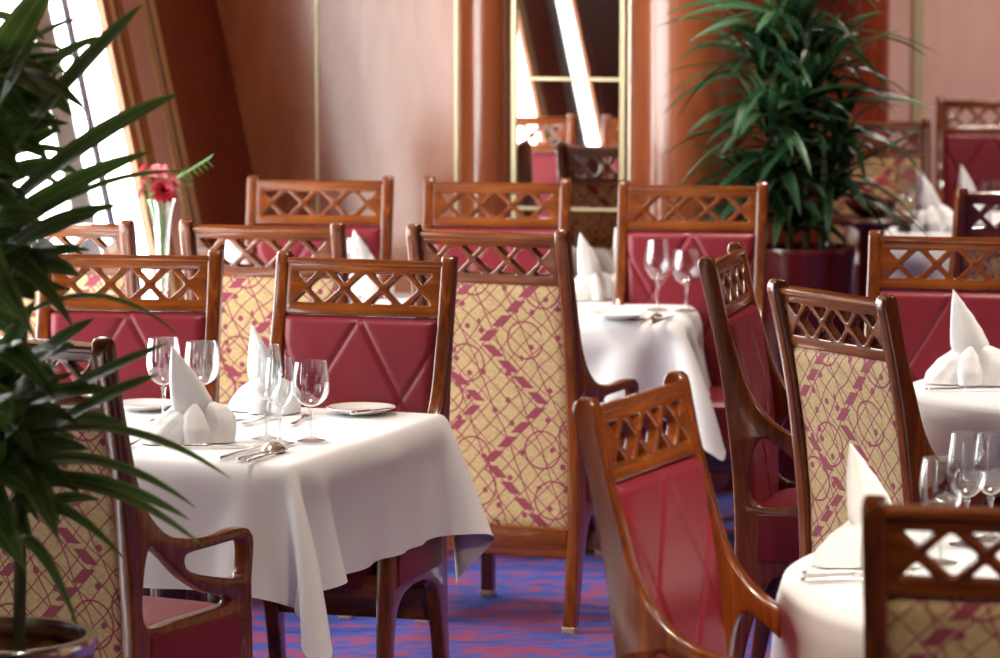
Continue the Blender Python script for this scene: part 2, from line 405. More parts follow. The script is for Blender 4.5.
# ------------------------------------------------------------------ chairs
def yb(z):
    ks = [(0, -.250), (.15, -.236), (.30, -.222), (.45, -.214), (.60, -.219), (.75, -.236), (.90, -.262), (1.0, -.282), (1.12, -.308)]
    for (z0, y0), (z1, y1) in zip(ks, ks[1:]):
        if z <= z1: return y0 + (y1 - y0) * (z - z0) / (z1 - z0)
    return ks[-1][1]
M_YZ = lambda x: Matrix(((0, 0, 1, x), (1, 0, 0, 0), (0, 1, 0, 0), (0, 0, 0, 1)))    # plate (a,b,thick) -> (y,z,x)
M_XZ = lambda y: Matrix(((1, 0, 0, 0), (0, 0, 1, y), (0, 1, 0, 0), (0, 0, 0, 1)))    # plate (a,b,thick) -> (x,z,y)
HWD, PW = .2385, .036
def make_chair():
    root = empty('dining_armchair', (0, 0, 0))
    back = cr([(-.268, 0.0), (-.250, .15), (-.236, .32), (-.236, .48), (-.246, .62), (-.272, .82), (-.30, .96), (-.334, 1.10)], 5)
    top = [(-.331, 1.112), (-.322, 1.120), (-.303, 1.121), (-.292, 1.113), (-.288, 1.10)]
    front = cr([(-.288, 1.10), (-.262, .98), (-.236, .89), (-.208, .80), (-.168, .735), (-.10, .683), (-.01, .662), (.08, .657), (.16, .659), (.208, .654), (.230, .632), (.231, .60), (.224, .55)], 5)[1:]
    leg = cr([(.222, .56), (.226, .40), (.228, .20), (.224, 0.0)], 4)[1:]
    arch = [(.190, 0.0)] + cr([(.186, .20), (.165, .285), (.11, .325), (0, .338), (-.10, .325), (-.155, .285), (-.198, .16)], 5) + [(-.232, 0.0)]
    outer = back + top + front + leg + arch
    slot = cr([(-.028, .630), (.06, .633), (.175, .633), (.200, .615), (.197, .560), (.17, .550), (.08, .566), (-.005, .588), (-.036, .608)], 5, True)
    hole = cr([(-.185, .50), (-.05, .495), (.06, .496), (.14, .500), (.12, .518), (.04, .540), (-.04, .582), (-.115, .638), (-.168, .665), (-.194, .60)], 5, True)
    for s in (-1, 1):
        o = link('side_frame', plate([outer, slot, hole], PW, .007, M_YZ(s * (HWD - PW / 2))), W['chair'], root)
    for s in (-1, 1):
        link('side_panel', box((s * (HWD - .001), -.005, .415), (.012, .34, .12), 0, .004), M_LEATHER, root)
    # lattice rail
    zt, zb = 1.100, .962
    hw = HWD - PW + .004; hz = (zt - zb) / 2; cz = (zt + zb) / 2
    loops = [rounded([(-hw, -hz), (hw, -hz), (hw, hz - .004), (0, hz), (-hw, hz - .004)], .003, 2)]
    for k in (-1, 0, 1):
        x = k * .104; loops.append(rounded([(x - .0425, 0), (x, .0395), (x + .0425, 0), (x, -.0395)], .009))
    for k in (-1.5, -.5, .5, 1.5):
        x = k * .104
        for sg in (-1, 1):
            loops.append(rounded([(x - .0275, sg * .0390), (x + .0275, sg * .0390), (x, sg * .0100)], .007))
    me = plate(loops, .024, .0035, M_XZ(0))
    tilt = math.atan2(yb(zb) - yb(zt), zt - zb)
    me.transform(Matrix.Translation((0, yb(cz), cz)) @ Matrix.Rotation(tilt, 4, 'X'))
    link('lattice_rail', me, W['chair_x'], root)
    # top cap of the rail
    cap = box((0, 0, 0), (2 * hw, .034, .016), 0, .006); cap.transform(Matrix.Translation((0, yb(zt) + .001, zt - .004)) @ Matrix.Rotation(tilt, 4, 'X'))
    link('rail_cap', cap, W['chair_x'], root)
    # leather front of the back, with the diagonal stitching pressed in
    z0, z1 = .47, .962
    def q(x, z):
        best = 1
        for x0 in (-.235, .012, .0, .247, -.247, .235):
            pass
        P = .122; s = .60
        d = 1
        for sg in (-1, 1):
            v = (x + sg * s * (z1 - z) ) / (2 * P)
            dd = abs(v - round(v)) * 2 * P * .857
            d = min(d, dd)
        return d
    def fl_(u, v):
        x = (u * 2 - 1) * (hw - .001); z = z0 + (z1 - z0) * v
        ex = min(1, (hw - abs(x)) / .03); ez = min(1, (z1 - z) / .02)
        puff = .026 * math.sqrt(max(0, min(1, ex)) * (2 - min(1, ex))) * math.sqrt(max(ez, 0) * (2 - ez) if ez < 1 else 1)
        seam = .0065 * math.exp(-(q(x, z) / .0055) ** 2)
        return (x, yb(z) + .002 + max(puff - seam, 0), z)
    vs, fs = grid(73, 91, fl_); link('backrest', mesh(vs, fs, ang=60), M_LEATHER, root)
    # patterned fabric on the rear
    def fb_(u, v):
        x = (u * 2 - 1) * (hw - .001); z = .285 + (z1 - .285) * v
        e = min(1, (hw - abs(x)) / .02) * min(1, (z1 - z) / .015) * min(1, (z - .285) / .015)
        return (x, yb(z) - .004 - .009 * math.sqrt(max(e, 0)), z)
    vs, fs = grid(25, 41, fb_); link('fabric_back', mesh(vs, fs, ang=60), M_FABRIC, root)
    rl = box((0, 0, 0), (2 * hw, .03, .085), 0, .006); rl.transform(Matrix.Translation((0, yb(.245), .245)))
    link('bottom_rail', rl, W['chair_x'], root)
    # seat
    def st(u, v):
        th = 2 * PI * u
        c, s = math.cos(th), math.sin(th)
        e = .28
        k = [(0, .485), (.55, .487), (.9, .482), (1, .468), (1, .40), (1, .355), (.9, .35), (0, .35)]
        f = v * (len(k) - 1); i = min(int(f), len(k) - 2); t = f - i
        r = k[i][0] * (1 - t) + k[i+1][0] * t; z = k[i][1] * (1 - t) + k[i+1][1] * t
        cx = math.copysign(abs(c) ** e, c); sy = math.copysign(abs(s) ** e, s)
        return (hw * r * cx, .015 + .212 * r * sy, z)
    vs, fs = grid(56, 22, st, True); link('seat', mesh(vs, fs, ang=50), M_LEATHER, root)
    link('front_apron', box((0, .208, .36), (2 * hw, .022, .06), 0, .004), W['chair_x'], root)
    for s in (-1, 1):
        for y in (.207, -.2495):
            link('foot_cap', box((s * (HWD - PW / 2), y, .009), (PW + .002, .037, .018), 0, .003), M_FOOT, root)
    return root
CH0 = make_chair(); used = [False]
GRP_CHAIR = 'wooden dining armchairs'
CH = {}
def chair(key, px, py, az, label, group='wooden dining armchairs', y=None):
    o = CH0 if not used[0] else copy_tree(CH0); used[0] = True
    p = at(px, py, 1.103) if y is None else at_y(px, py, y)
    fwd = Vector((math.sin(math.radians(az)), math.cos(math.radians(az)), 0))
    p = p + fwd * .303
    o.location = (p.x, p.y, 0); o.rotation_euler = (0, 0, -math.radians(az))
    o['label'] = label; o['category'] = 'chair'; o['group'] = group; CH[key] = o
    return o
chair('A', 366, 260, 197, 'maroon quilted leather armchair behind the foreground table, beside its stemmed glasses')
chair('B', 131, 255.5, 188, 'maroon quilted leather armchair behind the foreground table, half covered by plant leaves')
chair('C', 489, 233, 23, 'armchair showing its whole gold and burgundy brocade back, centre of the picture')
chair('D', 263, 227, 15, 'armchair showing a brocade back between the two maroon chairs of the foreground table')
chair('G', 54, 224, 15, 'armchair near the window with brocade back, mostly hidden behind the foreground plant leaves')
chair('F1', 320, 181, 187, 'maroon armchair against the wood wall, leftmost of three in the back row')
chair('F2', 497, 183, 187, 'maroon armchair against the wood wall, directly left of and below the mirror')
chair('F3', 693, 186.5, 189, 'maroon armchair facing us behind the table with stemmed glasses, beside potted palm')
chair('E', 18, 340, 29, 'armchair turned away with one open arm showing, right behind the foreground potted plant')
chair('R', 637, 394, 114, 'bright red leather armchair seen from the side in the right foreground')
chair('H', 725, 256, 103, 'armchair seen in profile between the middle table and the pale brocade chair back')
chair('I', 834, 294, 60, 'armchair with pale gold brocade back turned to us, beside the round table')
chair('J', 957, 238, 193, 'dark red leather armchair facing us behind the small round table')
chair('K', 1021, 511, 12, 'nearest armchair at lower right corner, lattice back cut by the frame edge')
chair('M', 872, 131, 10, 'far blurred armchair with brown brocade back behind the large potted plant', y=16.2)
chair('N', 990, 101, 186, 'farthest armchair, facing us before the pale far wall at upper right')
chair('O', 1030, 192, -8, 'far armchair at the right frame edge in front of the napkin pair')

# ------------------------------------------------------------------ tables and cloths
def sim_cloth(hx, hy, over, boxes=(), steps=220, sp=.0225, seed=1, bias=0):
    """hanging cloth: relaxed points and springs over a table top (local: z = 0 at the top)"""
    rs = np.random.RandomState(seed)
    nx = int(round(2 * (hx + over) / sp)) + 1; ny = int(round(2 * (hy + over) / sp)) + 1
    X, Y = np.meshgrid(np.linspace(-hx - over, hx + over, nx), np.linspace(-hy - over, hy + over, ny), indexing='ij')
    P = np.stack([X, Y, np.zeros_like(X)], -1); P[..., 2] += rs.rand(nx, ny) * .001
    rest = P.copy(); rest[..., 2] = 0
    pin = (np.abs(X) < hx) & (np.abs(Y) < hy)
    w = np.where(pin, 0., 1.)[..., None]
    V = np.zeros_like(P)
    V[..., 0] += bias * (np.abs(X) > hx) * (np.abs(Y) > hy)
    cons = []
    def add(di, dj, k):
        for par in (0, 1):
            i0 = np.arange(nx); j0 = np.arange(ny)
            I, J = np.meshgrid(i0, j0, indexing='ij'); I = I.ravel(); J = J.ravel()
            key = (I // max(1, abs(di))) if di else (J // max(1, abs(dj)))
            m = (key % 2 == par) & (I + di < nx) & (I + di >= 0) & (J + dj < ny) & (J + dj >= 0)
            a = I[m] * ny + J[m]; b = (I[m] + di) * ny + J[m] + dj
            L = np.linalg.norm(rest.reshape(-1, 3)[a] - rest.reshape(-1, 3)[b], axis=1)[:, None]
            cons.append((a, b, L, k))
    add(1, 0, 1); add(0, 1, 1); add(1, 1, .6); add(1, -1, .6); add(2, 0, .25); add(0, 2, .25); add(4, 0, .10); add(0, 4, .10)
    p = P.reshape(-1, 3); v = V.reshape(-1, 3); wf = w.reshape(-1, 1); g = 1
    dt = 1 / 60
    for st in range(steps):
        v[:, 2] -= 9.8 * dt * wf[:, 0]
        v *= .965
        q = p + v * dt * wf
        for it in range(10):
            for a, b, L, k in cons:
                d = q[b] - q[a]; l = np.linalg.norm(d, axis=1)[:, None] + 1e-9
                wa, wb = wf[a], wf[b]; s = wa + wb; s[s == 0] = 1
                c = d * ((l - L) / l) * k / s
                q[a] += c * wa; q[b] -= c * wb
            # the table itself (rounded edge) and chair arms
            r = .006
            ins = (np.abs(q[:, 0]) < hx + r) & (np.abs(q[:, 1]) < hy + r) & (q[:, 2] < -.003) & (wf[:, 0] > 0)
            dx = hx + r - np.abs(q[:, 0]); dy = hy + r - np.abs(q[:, 1])
            mx = ins & (dx < dy); my = ins & ~(dx < dy)
            q[mx, 0] = np.sign(q[mx, 0]) * (hx + r); q[my, 1] = np.sign(q[my, 1]) * (hy + r)
            for (c0, ax, hs) in boxes:
                rel = q - c0; lx = rel[:, 0] * ax[0] + rel[:, 1] * ax[1]; ly = -rel[:, 0] * ax[1] + rel[:, 1] * ax[0]; lz = rel[:, 2]
                ox = hs[0] - np.abs(lx); oy = hs[1] - np.abs(ly); oz = hs[2] - np.abs(lz)
                m = (ox > 0) & (oy > 0) & (oz > 0) & (wf[:, 0] > 0)
                if m.any():
                    up = m & (oz < .02 + .0 * ox) & (lz > 0); q[up, 2] = c0[2] + hs[2]; m = m & ~up
                    useX = m & (ox <= oy); useY = m & ~(ox <= oy)
                    lx[useX] = np.sign(lx[useX]) * hs[0]; ly[useY] = np.sign(ly[useY]) * hs[1]
                    mm = useX | useY
                    q[mm, 0] = c0[0] + lx[mm] * ax[0] - ly[mm] * ax[1]; q[mm, 1] = c0[1] + lx[mm] * ax[1] + ly[mm] * ax[0]
        v = (q - p) / dt; p = q
    fs = [(i*ny+j, (i+1)*ny+j, (i+1)*ny+j+1, i*ny+j+1) for i in range(nx-1) for j in range(ny-1)]
    return p, fs
ZT = .735
def table(loc, az, hx, hy, label, over, cl_label, boxes=(), seed=1, bias=0, sp=.0225):
    t = empty('dining_table', (loc[0], loc[1], 0), az, label, 'table', 'restaurant tables')
    link('tabletop', box((0, 0, ZT - .020), (2 * hx - .05, 2 * hy - .05, .026), 0, .011), M_TABLE, t)
    link('pedestal', lathe([(.05, .02), (.055, .04), (.045, .10), (.045, .66), (.07, .70), (0, .70)], 20), M_TABLE, t)
    link('base_plate', lathe([(0, 0), (.26, 0), (.26, .012), (.06, .035), (0, .036)], 32), M_TABLE, t)
    p, fs = sim_cloth(hx, hy, over, boxes, seed=seed, bias=bias, sp=sp)
    me = mesh(p, fs, ang=80)
    o = link('tablecloth', me, M_LINEN, None, (loc[0], loc[1], ZT), (0, 0, -math.radians(az)))
    sub = o.modifiers.new('s', 'SUBSURF'); sub.levels = 1; sub.render_levels = 1
    tag(o, cl_label, 'tablecloth', 'white tablecloths'); return t
def rot2(v, az):
    a = -math.radians(az); return Vector((v[0] * math.cos(a) - v[1] * math.sin(a), v[0] * math.sin(a) + v[1] * math.cos(a), 0))
# foreground table: front right corner and right rear corner read from the photograph
p1 = at(283, 466, ZT); p2 = at(434, 415, ZT); AZ1 = math.degrees(math.atan2(p2.x - p1.x, p2.y - p1.y))
L1 = (p2 - p1).length; HX1, HY1 = .545, L1 / 2 + .012 + .01
c1 = p1 + rot2((-HX1 + .025, HY1), AZ1)
def arm_boxes(ch, loc, az):
    """the arms and seat of a chair as boxes in the table's frame (z from the table top)"""
    out = []
    a = ch.rotation_euler.z
    for x, y, hx, hy, z, hz in ((-.222, -.02, .03, .27, .51 - ZT, .145), (.222, -.02, .03, .27, .51 - ZT, .145), (0, 0, .23, .24, .45 - ZT, .06)):
        w = Vector((x * math.cos(a) - y * math.sin(a) + ch.location.x - loc[0], x * math.sin(a) + y * math.cos(a) + ch.location.y - loc[1], 0))
        l = rot2(w, -az); d = a + math.radians(az)
        out.append((np.array((l.x, l.y, z)), (math.cos(d), math.sin(d)), (hx, hy, hz)))
    return out
print('T1', AZ1, p1, p2, L1, c1, 'A', CH['A'].location)
table(c1, AZ1, HX1, HY1, 'rectangular dining table under white cloth in the foreground left', .285, 'white cloth with hanging corner tails on the foreground table',
      arm_boxes(CH['A'], c1, AZ1), 3, .35)
AZ2 = 15; AZ3 = 7
c3 = at(684, 322, ZT) + rot2((-.36, .36), AZ3)
table(c3, AZ3, .36, .36, 'small dining table under white cloth in the middle, before the mirror wall', .27, 'white cloth on the middle table with napkins and stemmed glasses', (), 5, .2, .027)
c2 = at(420, 322, ZT) + rot2((-.41, .43), AZ2)
table(c2, AZ2, .41, .43, 'dining table under white cloth hidden behind the maroon chairs at left', .25, 'white cloth glimpsed through the chair lattices at left', (), 6, .2, .032)
pf = at(950, 226, ZT)
c6 = pf + Vector((.1, .35, 0))
table(c6, 0, .42, .42, 'far blurred table with two napkins at upper right', .25, 'white cloth on the far table at upper right', (), 9, .2, .04)
# round tables
def round_table(c, R, drop, label, cl_label, nf=7):
    t5 = empty('round_table', c, 0, label, 'table', 'restaurant tables')
    link('tabletop', lathe([(0, ZT - .035), (R - .04, ZT - .035), (R - .034, ZT - .02), (R - .04, ZT - .006), (0, ZT - .006)], 64), M_TABLE, t5)
    link('pedestal', lathe([(.05, .02), (.055, .04), (.045, .10), (.045, .66), (.07, .70), (0, .70)], 20), M_TABLE, t5)
    link('base_plate', lathe([(0, 0), (.26, 0), (.26, .012), (.06, .035), (0, .036)], 32), M_TABLE, t5)
    def rc(u, v):
        th = 2 * PI * u
        if v < .4: r = R * v / .4; return (r * math.cos(th), r * math.sin(th), 0)
        k = (v - .4) / .6
        r = R + .012 * min(1, k * 6) + (.020 * math.sin(nf * th + .8) + .012 * math.sin((nf + 4) * th)) * k - (.05 if R < .6 else 0) * k * k
        return (r * math.cos(th), r * math.sin(th), -drop * k - .004 * min(1, k * 8))
    vs, fs = grid(144, 30, rc, True)
    tag(link('tablecloth', mesh(vs, fs, ang=80), M_LINEN, None, (c.x, c.y, ZT)), cl_label, 'tablecloth', 'white tablecloths')
pl = at(905, 388, ZT); c5 = Vector((pl.x + .512, pl.y, 0))
round_table(c5, .50, .23, 'small round pedestal table before the dark red armchair at right', 'round white cloth on the small round table')
c4 = at(776, 588, ZT); c4 = Vector((c4.x + .862, c4.y + .08, 0))
round_table(c4, .84, .28, 'large round dining table under white cloth at the lower right corner', 'round white cloth on the large table at the lower right corner', 11)

# ------------------------------------------------------------------ table settings
ZS = ZT + .004
def loft(ks, n, nv, ridge, ph, bend=0):
    hs = [k[0] for k in ks]
    def fn(u, v):
        h = hs[0] + (hs[-1] - hs[0]) * v
        for a, b in zip(ks, ks[1:]):
            if h <= b[0] + 1e-9: break
        t = (h - a[0]) / (b[0] - a[0]); t2 = t * t * (3 - 2 * t) * .4 + t * .6
        cx, cy, w, d = (a[i] + (b[i] - a[i]) * t2 for i in (1, 2, 3, 4))
        th = 2 * PI * u; g = 1 + ridge * math.cos(3 * th + ph + 2.5 * v) + ridge * .5 * math.cos(7 * th + ph * 2 - 3 * v)
        return (cx + w * g * math.cos(th), cy + d * g * math.sin(th), h)
    vs, fs = grid(n, nv, fn, True); return mesh(vs, fs, ang=75)
def napkin_proto():
    root = empty('folded_napkin', (0, 0, 0))
    link('peak', loft([(.03, 0, 0, .030, .028), (.06, .0, 0, .036, .03), (.09, -.002, 0, .043, .03), (.12, -.009, 0, .037, .026), (.15, -.018, 0, .028, .02), (.18, -.028, 0, .016, .013), (.203, -.036, 0, .006, .006), (.215, -.041, 0, .0006, .0006)], 48, 30, .07, .4), M_NAPKIN, root)
    link('fold', loft([(0, -.052, .0, .052, .045), (.02, -.047, 0, .050, .043), (.05, -.032, 0, .042, .036), (.075, -.016, 0, .028, .025), (.09, -.004, -.005, .012, .012), (.096, .002, -.008, .001, .001)], 48, 20, .08, 1.7), M_NAPKIN, root)
    link('fold', loft([(0, .048, 0, .043, .045), (.025, .053, 0, .043, .04), (.05, .053, 0, .040, .036), (.072, .045, 0, .032, .028), (.086, .032, -.004, .018, .016), (.092, .022, -.006, .001, .001)], 48, 20, .08, 2.9), M_NAPKIN, root)
    link('fold', loft([(0, .002, -.036, .026, .026), (.03, .002, -.036, .028, .024), (.06, .0, -.028, .022, .02), (.085, .0, -.020, .010, .012), (.093, 0, -.016, .001, .001)], 32, 16, .05, .3), M_NAPKIN, root)
    return root
NP0 = napkin_proto(); nused = [0]
def napkin(px, py, label, rz=0, s=1.0, z=ZS, sx=1.0):
    o = NP0 if nused[0] == 0 else copy_tree(NP0); nused[0] += 1
    o.location = at(px, py, z); o.rotation_euler = (0, 0, rz); o.scale = (s * sx, s * sx, s)
    return tag(o, label, 'napkin', 'peaked white napkins')
napkin(192, 441, 'peaked white napkin at the front of the foreground table', .25, 1.06, sx=1.08)
napkin(266, 411, 'peaked white napkin behind the glasses of the foreground table', -.5, 1.0)
napkin(590, 299, 'white napkin on the middle table, partly behind the brocade chair', .6, 1.0)
napkin(628, 297, 'white napkin standing beside the glasses on the middle table', .1, 1.05)
napkin(970, 383, 'white napkin standing on the small round table', -.2, 1.15)
napkin(872, 564, 'white napkin on the lower right table beside the nearest chair post', 0, 1.1)
napkin(928, 231, 'left of the two white napkins on the far table', .2, 1.15)
napkin(968, 231, 'right of the two white napkins on the far table', .8, 1.2)
napkin(366, 296, 'white napkin before the leftmost back row chair, seen above a chair rail', .3)
napkin(240, 300, 'white napkin seen through the lattice of the left brocade chair', .3)

def goblet_mesh(h, rb, kind):
    """thin blown bowl, stem and foot -> (bowl, stem)"""
    t = .0012
    if kind == 'wine': sh = [(.42, .10), (.45, .44), (.51, .77), (.60, .98), (.71, 1.02), (.86, .94), (1.0, .82)]
    else: sh = [(.43, .09), (.455, .42), (.51, .74), (.59, .96), (.70, 1.03), (.86, .98), (1.0, .88)]
    pr = cr([(rb * r, h * z) for z, r in sh], 4)
    outer = [(0.0001, pr[0][1] - .004)] + pr; inner = [(r - t, z) for r, z in pr][::-1] + [(0.0001, pr[0][1] + .001)]
    bowl = lathe(outer + inner, 36)
    zb = pr[0][1]
    st = lathe([(.0001, .0005), (.034, .0005), (.0345, .002), (.02, .005), (.007, .010), (.0042, .02), (.0038, zb * .6), (.005, zb - .012), (.008, zb - .003), (.0001, zb - .002)], 28)
    return bowl, st
GM = {k: goblet_mesh(*a) for k, a in {'big': (.205, .041, 'goblet'), 'mid': (.19, .043, 'goblet'), 'tall': (.225, .040, 'wine'), 'slim': (.205, .034, 'wine')}.items()}
def glassware(kind, px, py, label, s=1.0, z=ZS):
    g = empty('stemmed_glass', at(px, py, z), 0, label, 'glass', 'stemmed table glasses')
    g.scale = (s, s, s)
    link('bowl', GM[kind][0], M_GLASS, g); link('stem', GM[kind][1], M_GLASS_STEM, g); return g
glassware('big', 164, 421, 'tall clear goblet beside the leaves, behind the front napkin')
glassware('mid', 202, 418, 'clear goblet just right of and behind the front napkin peak')
glassware('tall', 266, 439, 'tallest clear wine glass in front of the rear napkin')
glassware('slim', 280, 444, 'slim clear wine glass between the tall wine glass and round goblet')
glassware('mid', 311, 441, 'round clear goblet nearest the right edge of the foreground table')
glassware('tall', 657, 310, 'left clear wine glass beside the napkin on the middle table', .98)
glassware('mid', 686, 311, 'right clear goblet at the corner of the middle table', 1.0)
glassware('mid', 357, 296, 'clear glass before the leftmost back row chair', 1.0)
glassware('big', 940, 563, 'clear goblet above the rail of the nearest chair at lower right', 1.0)
glassware('tall', 966, 545, 'clear wine glass right of the goblet, above the nearest chair rail', 1.0)
glassware('slim', 990, 540, 'clear wine glass at the right frame edge, lower table', 1.05)
glassware('tall', 912, 232, 'clear glass left of the far napkins, blurred highlights', 1.05)
glassware('tall', 905, 226, 'clear glass behind the far table edge, leftmost of the far pair', 1.05)
glassware('mid', 990, 230, 'clear glass right of the far napkins at the frame edge', 1.0)
for z in ():
    pass

def knife_parts():
    hd = plate([cr([(0, .004), (.02, .0065), (.07, .0055), (.098, .0048), (.10, 0), (.098, -.0048), (.07, -.0055), (.02, -.0065), (0, -.004), (-.003, 0)], 4, True)], .008, .0032)
    bl = plate([cr([(.098, .0045), (.14, .0085), (.19, .009), (.212, .003), (.214, -.004), (.19, -.0055), (.14, -.005), (.098, -.0045)], 4, True)], .0028, .001)
    return hd, bl
def spoon_parts():
    hd = plate([cr([(0, .006), (.03, .0075), (.07, .0035), (.13, .003), (.135, 0), (.13, -.003), (.07, -.0035), (.03, -.0075), (0, -.006), (-.004, 0)], 4, True)], .003, .0012)
    def fn(u, v):
        th = 2 * PI * u; r = v
        return (.162 + .033 * r * math.cos(th), .021 * r * math.sin(th) * (1 + .12 * math.cos(th)), .011 * (1 - r * r) + .0005)
    vs, fs = grid(32, 9, fn, True); bl = mesh(vs, fs, ang=70)
    return hd, bl
def fork_parts():
    hd = plate([cr([(0, .006), (.03, .0075), (.07, .0035), (.125, .003), (.128, 0), (.125, -.003), (.07, -.0035), (.03, -.0075), (0, -.006), (-.004, 0)], 4, True)], .003, .0012)
    pts = [(.125, .003), (.138, .009), (.150, .011)]
    o = [(.125, -.003), (.138, -.009), (.150, -.0115)]
    ys = [-.0115 + i * .0023 * 1.45 for i in range(7)]
    for k in range(4):
        a = -.0115 + k * .0066; b = a + .0032
        o += [(.192, a + .0006), (.194, (a + b) / 2), (.192, b - .0006)]
        if k < 3: o += [(.155, b), (.155, b + .0034)]
    o += [(.150, .0115), (.138, .009), (.125, .003)]
    return hd, plate([o], .0022, .0006)
KP, SP, FP = knife_parts(), spoon_parts(), fork_parts()
def cutlery(kind, px, py, az, label, z=ZS + .004):
    hd, bl = {'knife': KP, 'spoon': SP, 'fork': FP}[kind]
    o = empty({'knife': 'table_knife', 'spoon': 'table_spoon', 'fork': 'table_fork'}[kind], at(px, py, z), 0, label, kind, 'silver cutlery')
    o.rotation_euler = (0, 0, PI / 2 - math.radians(az))
    link('handle', hd, M_SILVER, o); link({'knife': 'blade', 'spoon': 'spoon_bowl', 'fork': 'tines'}[kind], bl, M_SILVER, o)
    return o
cutlery('knife', 249, 461, 21, 'silver knife nearest the front edge of the foreground table')
cutlery('spoon', 240, 459, 21, 'silver soup spoon between two knives on the foreground table').scale = (1.1, 1.35, 1.5)
cutlery('knife', 221, 458, 21, 'silver knife left of the spoon, beside the front napkin', )
cutlery('fork', 236, 421, 24, 'silver fork left of the rear napkin base')
cutlery('fork', 243, 424, 24, 'silver fork in front of the rear napkin, second from left')
cutlery('knife', 164, 446, 86, 'silver dessert knife lying across behind the spoon')
cutlery('fork', 292, 424, 10, 'silver fork behind the round goblet')
cutlery('fork', 128, 446, 10, 'silver fork at left of the front napkin by the leaves')
cutlery('knife', 148, 421, 60, 'silver knife beside the left plate of the foreground table')
cutlery('knife', 802, 580, 84, 'front silver knife on the lower right table beside napkin')
cutlery('knife', 803, 573, 84, 'rear silver knife on the lower right table beside napkin')
cutlery('spoon', 832, 548, 80, 'silver spoon behind the lower right napkin')
cutlery('knife', 926, 389, 84, 'silver knife on the small round table')
cutlery('spoon', 640, 322, 20, 'silver spoon on the middle table front edge')
cutlery('knife', 652, 323, 20, 'silver knife on the middle table corner')
def plate_china(px, py, r, label):
    o = empty('side_plate', at(px, py, ZS), 0, label, 'plate', 'white side plates')
    link('dish', lathe([(0, .002), (r * .6, .002), (r * .66, .004), (r * .97, .014), (r, .0155), (r * .985, .017), (r * .68, .008), (r * .6, .0055), (0, .0055)], 48), M_CHINA, o)
    link('rim_band', lathe([(r * .955, .0158), (r * .965, .0168), (r * .985, .0172), (r * .985, .0164), (r * .955, .0154)], 48), M_GOLDRIM, o)
    return o
plate_china(361, 413, .088, 'white side plate with gold band at right rear of the foreground table')
plate_china(146, 409, .085, 'white side plate at left rear of the foreground table, under the leaves')
plate_china(620, 318, .085, 'white side plate on the middle table before its napkins')
bk = cutlery('knife', 351, 413, 48, 'butter knife lying across the right side plate', ZS + .022); bk.scale = (.62, .8, 1)

# vase and flowers by the window
vz = at_y(163, 316, 12.35); vb = Vector((vz.x, vz.y, ZS))
vs_ = empty('bud_vase', vb, 0, 'tall clear trumpet vase of flowers before the window', 'vase')
link('vase_body', lathe(cr([(.0001, .001), (.038, .002), (.036, .008), (.014, .02), (.015, .06), (.018, .14), (.023, .24), (.032, .31), (.043, .345)], 4) + cr([(.0405, .345), (.029, .31), (.02, .24), (.015, .14), (.011, .06), (.0001, .05)], 4), 32), M_GLASS, vs_)
bq = empty('flower_bouquet', vb + Vector((0, 0, .06)), 0, 'small bouquet of dark red and pink blooms in the window vase', 'flowers')
def petals(n, r, tilt, z, wid, bm, ph=0, cup=.3):
    for k in range(n):
        a = 2 * PI * k / n + ph; ca, sa = math.cos(a), math.sin(a)
        rows = []
        for t in (0, .35, .7, 1):
            w = wid * math.sin(PI * min(.95, .15 + .8 * t)); rr = r * t * math.cos(tilt); zz = z + r * t * math.sin(tilt) - cup * r * t * t
            rows.append([bm.verts.new((rr * ca - y * sa, rr * sa + y * ca, zz + abs(y) * .4)) for y in (-w, 0, w)])
        for p, q in zip(rows, rows[1:]):
            for i in (0, 1): bm.faces.new((p[i], p[i+1], q[i+1], q[i]))
def bloom(kind):
    bm = bmesh.new()
    if kind == 'dahlia':
        for i, (n, r, tl) in enumerate(((12, .036, .15), (11, .034, .45), (9, .030, .8), (7, .024, 1.15), (5, .018, 1.4))): petals(n, r, tl, .0, .009, bm, i * .3, .15)
    else:
        petals(6, .032, .55, 0, .010, bm, 0, .35); petals(5, .026, .95, .002, .008, bm, .4, .3)
    return from_bm(bm, 60)
BLM = {k: bloom(k) for k in ('dahlia', 'lily')}
for nm, k, dx, dy, dz, m, s in (('red_bloom', 'dahlia', .008, -.045, .31, M_RED, 1.35), ('red_bloom', 'lily', .035, -.02, .335, M_ORANGE, 1.15), ('pink_bloom', 'lily', -.045, -.02, .335, M_PINK, 1.1),
                             ('pink_bloom', 'lily', -.05, .0, .375, M_PINK, 1.0), ('pink_bloom', 'lily', -.02, .01, .37, M_PINK, 1.0), ('pink_bloom', 'lily', -.055, -.01, .305, M_PINK, .9), ('red_bloom', 'lily', .0, .01, .37, M_ORANGE, 1.0)):
    o = link(nm, BLM[k], m, bq, (dx, dy, dz)); o.scale = (s, s, s); o.rotation_euler = (1.0 + dy * 4, dx * 8, dx * 30)
    link('flower_stem', tube(cr([(0, 0, -.04), (dx * .2, dy * .2, .15), (dx, dy, dz)], 5), .0022, 6), M_FERN, bq)
